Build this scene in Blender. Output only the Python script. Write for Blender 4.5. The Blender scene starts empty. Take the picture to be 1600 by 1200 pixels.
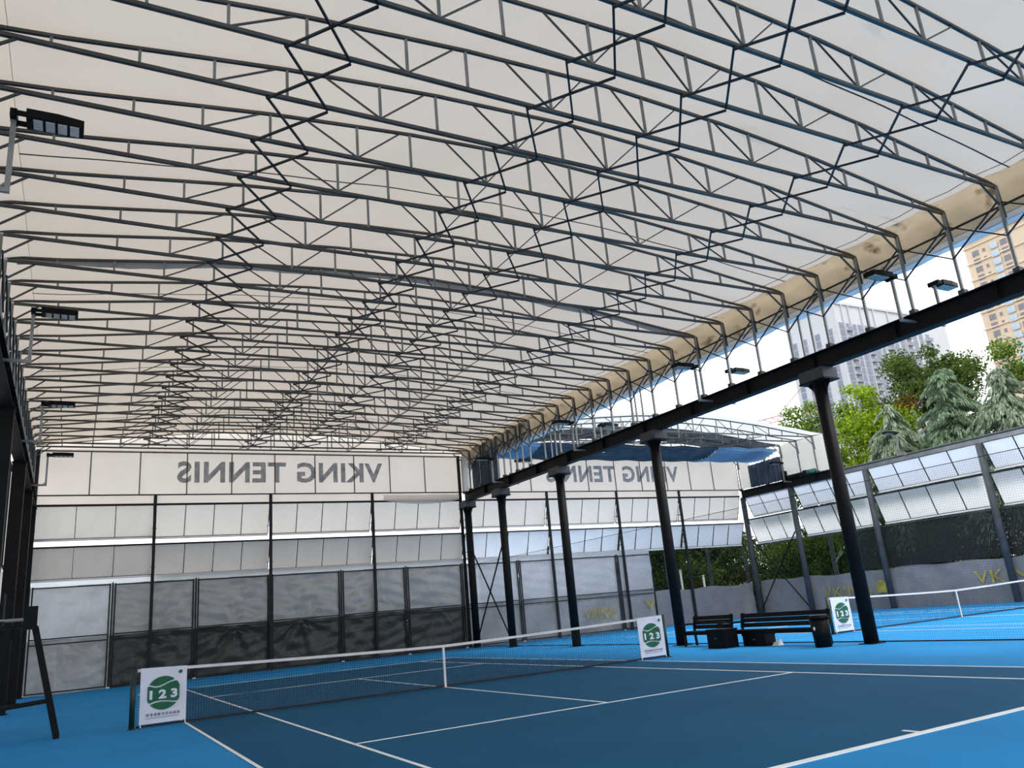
import bpy, math, random
import numpy as np
from mathutils import Vector, Matrix

S = bpy.context.scene
COL = S.collection
random.seed(7)
RNG = np.random.default_rng(11)

# ------------------------------------------------------------------ camera
CAM = (-7.5294, -17.4891, 1.5137)
YAW, PITCH, ROLL, FPX = 0.5174, 0.2798, -0.0898, 1231.1
fw = Vector((math.sin(YAW)*math.cos(PITCH), math.cos(YAW)*math.cos(PITCH), math.sin(PITCH)))
rt = fw.cross(Vector((0, 0, 1))).normalized()
up = rt.cross(fw)
cr, sr = math.cos(ROLL), math.sin(ROLL)
r2, u2 = rt*cr + up*sr, up*cr - rt*sr
cd = bpy.data.cameras.new('camera')
cam = bpy.data.objects.new('camera', cd)
COL.objects.link(cam)
m = Matrix.Identity(4)
for i in range(3):
    m[i][0], m[i][1], m[i][2], m[i][3] = r2[i], u2[i], -fw[i], CAM[i]
cam.matrix_world = m
cd.sensor_fit = 'HORIZONTAL'; cd.sensor_width = 36.0; cd.lens = FPX/1600*36
cd.clip_start = 0.05; cd.clip_end = 2000
S.camera = cam

# ------------------------------------------------------------------ light
W = bpy.data.worlds.new('sky'); S.world = W; W.use_nodes = True
wn = W.node_tree; wn.nodes.clear()
wo = wn.nodes.new('ShaderNodeOutputWorld'); bg = wn.nodes.new('ShaderNodeBackground')
tc = wn.nodes.new('ShaderNodeTexCoord'); sx = wn.nodes.new('ShaderNodeSeparateXYZ')
rp = wn.nodes.new('ShaderNodeValToRGB')
rp.color_ramp.elements[0].position = 0.0; rp.color_ramp.elements[0].color = (0.93, 0.95, 1.0, 1)
rp.color_ramp.elements[1].position = 0.6; rp.color_ramp.elements[1].color = (0.97, 0.98, 1.0, 1)
wn.links.new(tc.outputs['Generated'], sx.inputs[0]); wn.links.new(sx.outputs[2], rp.inputs[0])
wn.links.new(rp.outputs[0], bg.inputs[0]); wn.links.new(bg.outputs[0], wo.inputs[0])
bg.inputs[1].default_value = 2.3
sd = bpy.data.lights.new('sun', 'SUN'); sd.energy = 2.2; sd.angle = math.radians(20); sd.color = (1.0, 0.96, 0.9)
sun = bpy.data.objects.new('sun', sd); COL.objects.link(sun)
sun.rotation_euler = Vector((-0.35, 0.45, -1.0)).to_track_quat('-Z', 'Y').to_euler()
sun.location = (20, -20, 60)
vs = S.view_settings
vs.view_transform = 'Standard'; vs.look = 'None'; vs.gamma = 1.0; vs.use_curve_mapping = False
vs.exposure = 0.0
S.display_settings.display_device = 'sRGB'
S.cycles.max_bounces = 8; S.cycles.diffuse_bounces = 5; S.cycles.transmission_bounces = 6
S.cycles.transparent_max_bounces = 12
S.cycles.sample_clamp_indirect = 6

# ------------------------------------------------------------------ materials
MATS = {}
def nt(name):
    M = bpy.data.materials.new(name); M.use_nodes = True
    MATS[name] = M
    return M, M.node_tree, M.node_tree.nodes['Principled BSDF']
def noise_mix(t, c1, c2, scale, detail=4, lo=0.35, hi=0.65, stretch=None):
    tcn = t.nodes.new('ShaderNodeTexCoord'); n = t.nodes.new('ShaderNodeTexNoise')
    src = tcn.outputs['Object']
    if stretch:
        mp = t.nodes.new('ShaderNodeMapping'); mp.inputs['Scale'].default_value = stretch
        t.links.new(src, mp.inputs[0]); src = mp.outputs[0]
    t.links.new(src, n.inputs['Vector']); n.inputs['Scale'].default_value = scale; n.inputs['Detail'].default_value = detail
    r = t.nodes.new('ShaderNodeValToRGB')
    r.color_ramp.elements[0].position = lo; r.color_ramp.elements[0].color = (*c1, 1)
    r.color_ramp.elements[1].position = hi; r.color_ramp.elements[1].color = (*c2, 1)
    t.links.new(n.outputs['Fac'], r.inputs[0])
    return r.outputs[0], n
def solid(name, c, rough=0.5, metal=0.0, var=0.15, scale=3.0, spec=0.5, bump=0.0):
    M, t, b = nt(name)
    c2 = tuple(min(1, x*(1+var)) for x in c); c1 = tuple(x*(1-var) for x in c)
    col, n = noise_mix(t, c1, c2, scale)
    t.links.new(col, b.inputs['Base Color'])
    b.inputs['Roughness'].default_value = rough; b.inputs['Metallic'].default_value = metal
    b.inputs['Specular IOR Level'].default_value = spec
    if bump:
        bp = t.nodes.new('ShaderNodeBump'); bp.inputs['Strength'].default_value = bump
        t.links.new(n.outputs['Fac'], bp.inputs['Height']); t.links.new(bp.outputs[0], b.inputs['Normal'])
    return M
def fabric(name, c, trans, fac, scale=1.2, var=0.06, stretch=None, bump=0.25, bscale=2.0, stain=None, gloss=0.0):
    """woven sheet that lets part of the daylight through"""
    M, t, b = nt(name)
    out = t.nodes['Material Output']; t.nodes.remove(b)
    col, n = noise_mix(t, tuple(x*(1-var) for x in c), tuple(min(1, x*(1+var)) for x in c), scale, stretch=stretch)
    if stain:
        sc, sn = noise_mix(t, (0, 0, 0), (1, 1, 1), stain[1], 6, stain[2], stain[2]+0.12, stain[3])
        mx = t.nodes.new('ShaderNodeMix'); mx.data_type = 'RGBA'
        t.links.new(sc, mx.inputs[0]); t.links.new(col, mx.inputs[6]); mx.inputs[7].default_value = (*stain[0], 1)
        col = mx.outputs[2]
    d = t.nodes.new('ShaderNodeBsdfDiffuse'); tr = t.nodes.new('ShaderNodeBsdfTranslucent')
    mixc = t.nodes.new('ShaderNodeMix'); mixc.data_type = 'RGBA'; mixc.blend_type = 'MULTIPLY'; mixc.inputs[0].default_value = 1
    t.links.new(col, mixc.inputs[6]); mixc.inputs[7].default_value = (*trans, 1)
    t.links.new(col, d.inputs[0]); t.links.new(mixc.outputs[2], tr.inputs[0])
    ms = t.nodes.new('ShaderNodeMixShader'); ms.inputs[0].default_value = fac
    t.links.new(d.outputs[0], ms.inputs[1]); t.links.new(tr.outputs[0], ms.inputs[2]); t.links.new(ms.outputs[0], out.inputs[0])
    gl_ = None
    if gloss:
        gl_ = t.nodes.new('ShaderNodeBsdfGlossy'); gl_.inputs['Roughness'].default_value = 0.38; gl_.inputs[0].default_value = (.9, .9, .9, 1)
        m2 = t.nodes.new('ShaderNodeMixShader'); m2.inputs[0].default_value = gloss
        t.links.new(ms.outputs[0], m2.inputs[1]); t.links.new(gl_.outputs[0], m2.inputs[2]); t.links.new(m2.outputs[0], out.inputs[0])
    if bump:
        tcn = t.nodes.new('ShaderNodeTexCoord'); bn = t.nodes.new('ShaderNodeTexNoise'); bn.inputs['Scale'].default_value = bscale
        bn.inputs['Distortion'].default_value = 0.6
        t.links.new(tcn.outputs['Object'], bn.inputs['Vector'])
        bp = t.nodes.new('ShaderNodeBump'); bp.inputs['Strength'].default_value = bump; bp.inputs['Distance'].default_value = 0.15
        t.links.new(bn.outputs['Fac'], bp.inputs['Height'])
        t.links.new(bp.outputs[0], d.inputs['Normal']); t.links.new(bp.outputs[0], tr.inputs['Normal'])
        if gl_: t.links.new(bp.outputs[0], gl_.inputs['Normal'])
    return M
def leafmat(name, c1, c2, fac=0.35):
    M, t, b = nt(name)
    out = t.nodes['Material Output']; t.nodes.remove(b)
    col, n = noise_mix(t, c1, c2, 2.6, 7, 0.36, 0.64)
    d = t.nodes.new('ShaderNodeBsdfDiffuse'); tr = t.nodes.new('ShaderNodeBsdfTranslucent')
    t.links.new(col, d.inputs[0]); t.links.new(col, tr.inputs[0])
    ms = t.nodes.new('ShaderNodeMixShader'); ms.inputs[0].default_value = fac
    t.links.new(d.outputs[0], ms.inputs[1]); t.links.new(tr.outputs[0], ms.inputs[2]); t.links.new(ms.outputs[0], out.inputs[0])
    return M
def sheer(name, c, alpha, scale=3.0):
    M, t, b = nt(name)
    out = t.nodes['Material Output']
    col, n = noise_mix(t, tuple(x*.8 for x in c), c, scale)
    t.links.new(col, b.inputs['Base Color']); b.inputs['Roughness'].default_value = 0.8
    tp = t.nodes.new('ShaderNodeBsdfTransparent'); ms = t.nodes.new('ShaderNodeMixShader'); ms.inputs[0].default_value = alpha
    t.links.new(tp.outputs[0], ms.inputs[1]); t.links.new(b.outputs[0], ms.inputs[2]); t.links.new(ms.outputs[0], out.inputs[0])
    return M

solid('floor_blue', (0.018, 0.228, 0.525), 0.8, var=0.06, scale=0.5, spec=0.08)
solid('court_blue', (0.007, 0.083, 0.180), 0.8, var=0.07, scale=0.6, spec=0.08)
solid('line_white', (0.78, 0.80, 0.80), 0.7, var=0.05, scale=2)
solid('steel_black', (0.006, 0.007, 0.008), 0.55, 0.0, 0.2, 2, 0.12)
solid('cap_steel', (0.03, 0.034, 0.042), 0.5, 0.0, 0.2, 2, 0.4)
solid('steel_grey', (0.060, 0.068, 0.075), 0.5, 0.1, 0.2, 2, 0.25)
solid('truss_steel', (0.075, 0.078, 0.075), 0.38, 0.3, 0.25, 1.5, 0.5)
solid('galvanised', (0.22, 0.23, 0.23), 0.4, 0.5, 0.2, 2, 0.5)
solid('brace_steel', (0.014, 0.018, 0.022), 0.45, 0.1, 0.2, 2, 0.4)
solid('frame_dark', (0.010, 0.012, 0.016), 0.6, 0.0, 0.2, 2, 0.3)
solid('rail_white', (0.86, 0.86, 0.85), 0.5, 0.0, 0.05, 2)
solid('lens_glass', (0.62, 0.54, 0.47), 0.5, 0.0, 0.15, 30, 0.6)
solid('letter_yellow', (0.38, 0.31, 0.05), 0.8, var=0.3, scale=5)
solid('banner_white', (0.72, 0.73, 0.80), 0.8, var=0.04, scale=3)
solid('banner_green', (0.012, 0.115, 0.055), 0.8, var=0.1, scale=6)
solid('print_dark', (0.16, 0.18, 0.22), 0.8, var=0.2, scale=20)
solid('post_green', (0.008, 0.028, 0.020), 0.45, 0.1, 0.2, 3)
solid('net_black', (0.012, 0.014, 0.02), 0.8, var=0.1)
solid('tape_white', (0.68, 0.68, 0.68), 0.8, var=0.06, scale=4)
solid('plastic_black', (0.0035, 0.004, 0.0045), 0.45, 0.0, 0.2, 3, 0.12)
solid('motor_green', (0.02, 0.14, 0.09), 0.5, 0, 0.2, 6)
solid('tower_white', (0.47, 0.49, 0.53), 0.8, var=0.04, scale=0.1)
solid('tower_glass', (0.15, 0.18, 0.25), 0.3, 0, 0.2, 0.4)
solid('tower_tan', (0.58, 0.47, 0.36), 0.8, var=0.06, scale=0.08)
solid('tower_tan_pale', (0.62, 0.50, 0.37), 0.8, var=0.05, scale=0.1)
solid('tan_glass', (0.16, 0.16, 0.18), 0.3, 0, 0.25, 0.5)
solid('bay_glass', (0.36, 0.48, 0.60), 0.3, 0, 0.2, 0.5)
solid('bark', (0.06, 0.045, 0.03), 0.9, 0, 0.3, 4, bump=0.4)
solid('ground_soil', (0.10, 0.105, 0.08), 0.95, var=0.3, scale=0.4)
solid('crane_red', (0.55, 0.33, 0.33), 0.6, var=0.1)
solid('pale_pole', (0.55, 0.57, 0.55), 0.5, var=0.1)
fabric('canopy_fabric', (0.84, 0.725, 0.61), (1, 0.98, 0.95), 0.21, 0.35, 0.035, bump=0.5, bscale=0.7, stain=((0.52, 0.46, 0.40), 0.9, 0.70, (0.5, 1.6, 1)))
fabric('canopy_fabric_pale', (0.84, 0.83, 0.81), (1, 1, 1), 0.36, 0.35, 0.035, bump=0.5, bscale=0.7)
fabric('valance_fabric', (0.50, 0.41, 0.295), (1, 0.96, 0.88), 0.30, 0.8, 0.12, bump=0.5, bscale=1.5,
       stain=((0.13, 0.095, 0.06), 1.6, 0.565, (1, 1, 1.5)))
fabric('fabric_grey', (0.42, 0.42, 0.42), (1, 1, 1), 0.35, 1.2, 0.08)
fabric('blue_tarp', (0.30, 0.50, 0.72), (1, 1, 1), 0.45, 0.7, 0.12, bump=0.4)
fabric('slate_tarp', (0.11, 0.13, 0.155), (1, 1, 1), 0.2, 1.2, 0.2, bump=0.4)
fabric('gable_fabric', (0.87, 0.795, 0.73), (1, 1, 1), 0.47, 0.5, 0.03, bump=0.3, bscale=0.8)
fabric('letter_grey', (0.40, 0.40, 0.41), (1, 1, 1), 0.30, 3.0, 0.2, bump=0)
fabric('pane_fabric_brightened', (0.93, 0.95, 0.98), (1, 1, 1), 0.93, 0.8, 0.02, bump=0.2, bscale=1.5)  # right wall's lower row, brightened in the material to cancel shrub shade
fabric('pane_fabric_blue', (0.84, 0.87, 0.92), (1, 1, 1), 0.68, 0.8, 0.03, bump=0.25, bscale=1.5)
fabric('pane_fabric', (0.87, 0.85, 0.82), (1, 1, 1), 0.58, 0.8, 0.03, bump=0.25, bscale=1.5)
fabric('pane_fabric_lightened', (0.86, 0.88, 0.91), (0.96, 0.98, 1.0), 0.60, 0.8, 0.04, bump=0.25, bscale=1.5)  # lighter copy of the lower-row fabric, open-sky light put into the colour
fabric('pane_fabric_thick', (0.80, 0.775, 0.74), (0.9, 0.9, 0.9), 0.42, 0.8, 0.04, bump=0.25, bscale=1.5)
fabric('banner_film', (0.52, 0.54, 0.57), (0.95, 0.97, 1), 0.36, 0.8, 0.08, bump=0.5, bscale=1.6, gloss=0.08)
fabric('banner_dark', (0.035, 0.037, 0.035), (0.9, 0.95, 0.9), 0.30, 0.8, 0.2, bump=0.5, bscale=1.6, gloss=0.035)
fabric('banner_film_darkened', (0.28, 0.285, 0.29), (0.98, 0.97, .95), 0.30, 0.8, 0.08, bump=0.5, bscale=1.6, gloss=0.10)  # banner film darkened for the near court, shade put into the colour
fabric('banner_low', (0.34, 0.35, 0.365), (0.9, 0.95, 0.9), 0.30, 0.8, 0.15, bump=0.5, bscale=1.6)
fabric('banner_grey', (0.24, 0.245, 0.26), (1, 1, 1), 0.15, 1.5, 0.08, bump=0.3)
leafmat('leaf_bright', (0.07, 0.17, 0.012), (0.38, 0.50, 0.04))
leafmat('leaf_mid', (0.03, 0.085, 0.015), (0.22, 0.33, 0.045))
leafmat('leaf_dark', (0.015, 0.045, 0.012), (0.15, 0.21, 0.05))
leafmat('leaf_hedge', (0.012, 0.035, 0.008), (0.09, 0.15, 0.02))
leafmat('leaf_rust', (0.40, 0.17, 0.04), (0.45, 0.30, 0.08))
leafmat('needle_blue', (0.09, 0.16, 0.09), (0.27, 0.36, 0.23), 0.2)
leafmat('needle_grey', (0.13, 0.19, 0.12), (0.36, 0.44, 0.31), 0.2)
sheer('shade_mesh', (0.008, 0.010, 0.010), 0.80)

# ------------------------------------------------------------------ mesh helpers
class MB:
    def __init__(s): s.v, s.f = [], []
    def add(s, vs_, fs_):
        o = len(s.v); s.v.extend(vs_); s.f.extend([tuple(i+o for i in f) for f in fs_]); return s
    def box(s, x0, x1, y0, y1, z0, z1):
        return s.add([(x0,y0,z0),(x1,y0,z0),(x1,y1,z0),(x0,y1,z0),(x0,y0,z1),(x1,y0,z1),(x1,y1,z1),(x0,y1,z1)],
                     [(0,3,2,1),(4,5,6,7),(0,1,5,4),(1,2,6,5),(2,3,7,6),(3,0,4,7)])
    def bar(s, a, b, w, h=None, upv=(0,0,1)):
        h = h or w
        a, b = Vector(a), Vector(b); d = (b-a).normalized(); u = Vector(upv)
        if abs(d.dot(u)) > 0.98: u = Vector((1,0,0))
        x = d.cross(u).normalized()*(w/2); y = x.cross(d).normalized()*(h/2)
        vs_ = [tuple(p + sx_*x + sy_*y) for p in (a, b) for sx_, sy_ in ((-1,-1),(1,-1),(1,1),(-1,1))]
        return s.add(vs_, [(0,1,2,3),(7,6,5,4),(0,4,5,1),(1,5,6,2),(2,6,7,3),(3,7,4,0)])
    def poly(s, pts, w, h=None, upv=(0,0,1)):
        for a, b in zip(pts, pts[1:]): s.bar(a, b, w, h, upv)
        return s
    def tube(s, a, b, r, n=10, r2=None):
        a, b = Vector(a), Vector(b); r2 = r if r2 is None else r2; d = (b-a).normalized()
        u = Vector((0,0,1)) if abs(d.z) < .95 else Vector((1,0,0))
        x = d.cross(u).normalized(); y = x.cross(d).normalized()
        vs_ = []
        for p, q in ((a, r), (b, r2)):
            for k in range(n):
                t = 2*math.pi*k/n; vs_.append(tuple(p + x*(q*math.cos(t)) + y*(q*math.sin(t))))
        fs_ = [(k, (k+1) % n, n+(k+1) % n, n+k) for k in range(n)] + [tuple(range(n))[::-1], tuple(range(n, 2*n))]
        return s.add(vs_, fs_)
    def prism(s, pts, axis, a, b):
        """extrude 2-D outline pts along axis from a to b"""
        def P(p, t):
            return {'x': (t, p[0], p[1]), 'y': (p[0], t, p[1]), 'z': (p[0], p[1], t)}[axis]
        n = len(pts)
        return s.add([P(p, a) for p in pts] + [P(p, b) for p in pts],
                     [tuple(range(n))[::-1], tuple(range(n, 2*n))] + [(k, (k+1) % n, n+(k+1) % n, n+k) for k in range(n)])
    def grid(s, fn, nu, nv):
        vs_ = [fn(i/nu, j/nv) for j in range(nv+1) for i in range(nu+1)]
        fs_ = [(j*(nu+1)+i, j*(nu+1)+i+1, (j+1)*(nu+1)+i+1, (j+1)*(nu+1)+i) for j in range(nv) for i in range(nu)]
        return s.add(vs_, fs_)
    def mesh(s, name, mat, smooth=False):
        me = bpy.data.meshes.new(name); me.from_pydata(s.v, [], s.f); me.update()
        me.materials.append(MATS[mat])
        if smooth: me.polygons.foreach_set('use_smooth', [True]*len(me.polygons))
        return me
    def build(s, name, mat, parent=None, smooth=False, kind=None):
        return link(name, s.mesh(name, mat, smooth), parent, kind)
def link(name, me, parent=None, kind=None, loc=None):
    o = bpy.data.objects.new(name, me); COL.objects.link(o)
    if parent is not None: o.parent = parent
    if kind: o['kind'] = kind
    if loc is not None: o.location = loc
    return o
def tag(o, label=None, cat=None, group=None, kind=None):
    if label: o['label'] = label
    if cat: o['category'] = cat
    if group: o['group'] = group
    if kind: o['kind'] = kind
    return o
def thing(name, label, cat, loc=(0,0,0), group=None, kind=None):
    o = bpy.data.objects.new(name, None); COL.objects.link(o); o.location = loc
    o.empty_display_size = 0.2
    return tag(o, label, cat, group, kind)
CHILDREN = {}
def copy_tree(o, parent=None, loc=None):
    c = o.copy(); COL.objects.link(c)
    if parent is not None: c.parent = parent
    if loc is not None: c.location = loc
    for ch in o.children: copy_tree(ch, c)
    return c
ORD = ['first','second','third','fourth','fifth','sixth','seventh','eighth','ninth','tenth','eleventh','twelfth','thirteenth',
       'fourteenth','fifteenth','sixteenth','seventeenth','eighteenth','nineteenth','twentieth','twenty-first','twenty-second',
       'twenty-third','twenty-fourth','twenty-fifth','twenty-sixth','twenty-seventh','twenty-eighth','twenty-ninth','thirtieth']
def text_mesh(s, size=1.0, spacing=1.0, bold=0.0):
    cu = bpy.data.curves.new('lettering', 'FONT'); cu.body = s; cu.size = size; cu.space_character = spacing
    cu.offset = bold; cu.resolution_u = 3; cu.align_x = 'LEFT'
    o = bpy.data.objects.new('lettering_source', cu); COL.objects.link(o)
    dg = bpy.context.evaluated_depsgraph_get(); dg.update()
    e = o.evaluated_get(dg); me0 = e.to_mesh()
    vs_ = [tuple(v.co) for v in me0.vertices]; fs_ = [tuple(p.vertices) for p in me0.polygons]
    e.to_mesh_clear(); bpy.data.objects.remove(o); bpy.data.curves.remove(cu)
    return vs_, fs_
def islands(vs_, fs_):
    par = list(range(len(vs_)))
    def find(a):
        while par[a] != a: par[a] = par[par[a]]; a = par[a]
        return a
    for f in fs_:
        for q in f[1:]: par[find(q)] = find(f[0])
    by = {}
    for f in fs_: by.setdefault(find(f[0]), []).append(f)
    out = []
    for fl_ in by.values():
        ids = sorted({i for f in fl_ for i in f}); mp = {i: k for k, i in enumerate(ids)}
        out.append(([vs_[i] for i in ids], [tuple(mp[i] for i in f) for f in fl_]))
    return out
def letters(name, s, fn, mat, parent, bold=0.0, spacing=1.0, flip=False):
    vs_, fs_ = fit_text(s, fn, bold, spacing)
    for v, f in islands(vs_, fs_):
        MB().add(v, [q[::-1] for q in f] if flip else f).build(name, mat, parent)
def fit_text(s, fn, bold=0.0, spacing=1.0):
    """fn maps (u in 0..1, v in 0..1) to a point"""
    vs_, fs_ = text_mesh(s, 1.0, spacing, bold)
    xs = [v[0] for v in vs_]; ys = [v[1] for v in vs_]
    x0, x1, y0, y1 = min(xs), max(xs), min(ys), max(ys)
    return [fn((v[0]-x0)/(x1-x0), (v[1]-y0)/(y1-y0)) for v in vs_], fs_

# ------------------------------------------------------------------ measures
XL, XR = -9.15, 9.72            # eave lines of the near canopy
XC = (XL+XR)/2
XW = 28.7                       # right wall
YE = 18.75                      # end wall
ZB0, ZB1 = 7.0, 7.45            # runway beams
COLY = [-17.2, -10.6, -3.75, 3.36, 9.6, 14.8, 18.45]
DX2 = XR - XL + 0.11            # offset to the neighbouring canopy

# ------------------------------------------------------------------ ground, floor, courts
g = MB().box(-400, 600, -300, 700, -0.6, -0.12).build('ground', 'ground_soil', None, kind='structure')
fl = tag(bpy.data.objects.new('floor', None), kind='structure'); COL.objects.link(fl)
MB().box(-12, 30.2, -27, 20.2, -0.12, 0.0).build('surround', 'floor_blue', fl)
for cx in (0.0, 19.2):
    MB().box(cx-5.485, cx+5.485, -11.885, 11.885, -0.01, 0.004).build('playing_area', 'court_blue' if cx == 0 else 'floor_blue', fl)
    w = 0.05; z0, z1 = 0.0, 0.008
    L = [(cx-5.485, cx-5.485+w, -11.885, 11.885), (cx+5.485-w, cx+5.485, -11.885, 11.885),
         (cx-4.115-w/2, cx-4.115+w/2, -11.8, 11.8), (cx+4.115-w/2, cx+4.115+w/2, -11.8, 11.8),
         (cx-5.485, cx+5.485, -11.885-0.03, -11.885+0.06), (cx-5.485, cx+5.485, 11.885-0.06, 11.885+0.03),
         (cx-4.115, cx+4.115, -6.4-w/2, -6.4+w/2), (cx-4.115, cx+4.115, 6.4-w/2, 6.4+w/2),
         (cx-w/2, cx+w/2, -6.4, 6.4), (cx-w/2, cx+w/2, -11.9, -11.65), (cx-w/2, cx+w/2, 11.65, 11.9)]
    for k, (a, b, c, d) in enumerate(L):
        MB().box(a, b, c, d, z0, z1 + 0.0006*(k % 4)).build('court_line', 'line_white', fl)

# ------------------------------------------------------------------ columns and runway beams
COLSH = None
def column_parts(root):
    mb = MB().tube((0,0,0), (0,0,6.62), 0.175, 16); mb.build('shaft', 'steel_black', root, True)
    MB().box(-0.28, 0.28, -0.40, 0.40, 6.70, 7.0).build('cap', 'cap_steel', root)
    MB().box(-0.30, 0.30, -0.42, 0.42, 6.66, 6.70).build('cap_plate', 'steel_black', root)
    b = MB()
    for sy in (-1, 1):
        b.prism([(sy*0.17, 6.28), (sy*0.17, 6.66), (sy*0.38, 6.66), (sy*0.24, 6.50)], 'x', -0.02, 0.02)
    for sx_ in (-1, 1):
        b.prism([(sx_*0.17, 6.36), (sx_*0.17, 6.66), (sx_*0.27, 6.66)], 'y', -0.02, 0.02)
    b.build('gusset', 'steel_black', root)
    MB().box(-0.22, 0.22, -0.22, 0.22, 0.0, 0.02).build('base_plate', 'steel_black', root)
def near_far(i, n): return ORD[i]
def left_column_parts(root):
    MB().box(-0.17, 0.17, -0.17, 0.17, 0.02, 6.97).build('shaft', 'steel_black', root)
    MB().box(-0.19, 0.19, -0.24, 0.24, 6.97, 7.0).build('cap_plate', 'steel_black', root)
    MB().box(-0.22, 0.22, -0.22, 0.22, 0.0, 0.02).build('base_plate', 'steel_black', root)
    for dy in (-0.09, 0.09):
        MB().tube((0.165, dy, 6.80), (0.185, dy, 6.80), 0.02, 8).build('bolt', 'galvanised', root)
c0 = None
for side, x in (('left', XL+0.05), ('right', XR)):
    for i, y in enumerate(COLY):
        if y < -12: continue
        j = len([q for q in COLY if q >= y]) - 1
        where = 'the end wall' if j == 0 else ''
        if i and side == 'right' and c0['label'].startswith('black square'): c0 = None
        lab = f'black {"square" if side=="left" else "round"} column {"on the left edge" if side=="left" else "between the courts"}, ' + \
              ('standing at the end wall' if j == 0 else f'{ORD[j]} before the end wall one')
        if c0 is None:
            c0 = thing('steel_column', lab, 'column', (x, y, 0), 'square columns of the left edge' if side == 'left' else 'round columns between the courts'); (left_column_parts if side == 'left' else column_parts)(c0)
        else:
            c = copy_tree(c0, None, (x, y, 0)); c['label'] = lab
def ibeam(x, y0, y1, name, label):
    t = thing(name, label, 'beam', (x, y0, ZB0))
    L = y1-y0
    MB().box(-0.15, 0.15, 0, L, 0.0, 0.03).build('bottom_flange', 'steel_black', t)
    MB().box(-0.02, 0.02, 0, L, 0.03, ZB1-ZB0-0.03).build('web', 'steel_black', t)
    MB().box(-0.15, 0.15, 0, L, ZB1-ZB0-0.03, ZB1-ZB0).build('top_flange', 'steel_black', t)
    for k in range(int(L/2.5)):
        y = 1.2 + 2.5*k
        MB().box(-0.14, 0.14, y-0.008, y+0.008, 0.03, ZB1-ZB0-0.03).build('stiffener', 'steel_black', t)
    return t
ibeam(XR, -20, YE-0.1, 'runway_beam', 'long black steel beam over the columns between the two courts')
ibeam(XL+0.05, -20, YE-0.1, 'runway_beam', 'long black steel beam over the columns on the left edge')
ibeam(XW, 11.6, YE-0.1, 'runway_beam', 'short dark steel beam under the pushed-back canopy on the right wall')
# tie rods in the last bay
for x, nm, ya, yb in ((XR+0.0, 'between the courts', 14.98, 18.27), (XW, 'of the right wall', 14.98, 18.5)):
    t = thing('cross_brace', f'crossed thin black tie rods in the last bay {nm}', 'brace', (x, ya, 0))
    MB().bar((0.02, 0, 0.35), (0.02, yb-ya, 4.5), 0.05).build('rod', 'steel_black', t)
    MB().bar((-0.03, 0, 4.5), (-0.03, yb-ya, 0.35), 0.05).build('rod', 'steel_black', t)

# ------------------------------------------------------------------ roof trusses
PX = [0, 1.1, 2.7, 3.75, 5.3, 6.4, 7.4, 8.4, 9.435]
PZ = [0.84, 0.80, 0.74, 0.66, 0.53, 0.40, 0.275, 0.155, 0.06]
def ztop(x):                     # height of the top chord, x from the truss centre
    return 9.5 + float(np.interp(abs(x), PX, PZ))
HALF = (XR-XL)/2
def truss_parts(root):           # local origin: centre of span, z = 0 at floor
    MB().bar((-HALF+.03, 0, 9.5), (HALF-.03, 0, 9.5), 0.06).build('bottom_chord', 'truss_steel', root)
    xs = [-9.435-0.06, -8.4, -7.4, -6.4, -5.3, -3.75, -2.7, -1.1, 0, 1.1, 2.7, 3.75, 5.3, 6.4, 7.4, 8.4, 9.495]
    MB().poly([(x, 0, ztop(x)) for x in xs], 0.05).build('top_chord', 'truss_steel', root)
    vx = [-8.5, -7.4, -6.38, -5.3, -3.77, -2.75, -1.2, -0.2, 0.8, 2.42, 3.43, 5.05, 6.16, 7.15, 8.37]
    for x in vx:
        MB().bar((x, 0, 9.53), (x, 0, ztop(x)-0.02), 0.04).build('upright', 'galvanised', root)
    dg = [(-6.38, -5.47), (-3.77, -4.68), (-3.77, -2.95), (-1.2, -2.02), (-1.2, -0.5), (0.8, 0.12), (0.8, 1.6), (3.43, 2.55), (3.43, 4.35), (6.16, 5.15)]
    for xb, xt in dg:
        MB().bar((xb, 0, 9.52), (xt, 0, ztop(xt)-0.02), 0.026).build('diagonal', 'truss_steel', root)
    for sg in (-1, 1):
        x = sg*HALF
        MB().bar((x, 0, ZB1+0.12), (x, 0, 9.5), 0.06).build('leg', 'galvanised', root)
        MB().box(x-0.09, x+0.09, -0.07, 0.07, ZB1, ZB1+0.12).build('foot', 'steel_grey', root)
        MB().bar((x-sg*0.53, 0, 9.47), (x-sg*0.03, 0, 9.08), 0.035).build('gusset_bar', 'truss_steel', root)
        MB().bar((x+sg*0.10, 0, 8.78), (x+sg*0.06, 0, 9.54), 0.045).build('eave_stub', 'truss_steel', root)
TY0, TDY = -9.27, 1.236
NT0, NT1 = -4, 22
TYS = [TY0 + TDY*k for k in range(NT0, NT1+1)] + [18.62]
t0 = None
for i, y in enumerate(TYS):
    lab = 'grey steel roof truss under the near canopy, ' + ('resting against the end wall' if i == len(TYS)-1 else f'{ORD[i]} from the camera end')
    if t0 is None:
        t0 = thing('roof_truss', lab, 'truss', (XC, y, 0), 'roof trusses of the near canopy'); truss_parts(t0)
    else:
        t = copy_tree(t0, None, (XC, y, 0)); t['label'] = lab
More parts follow.
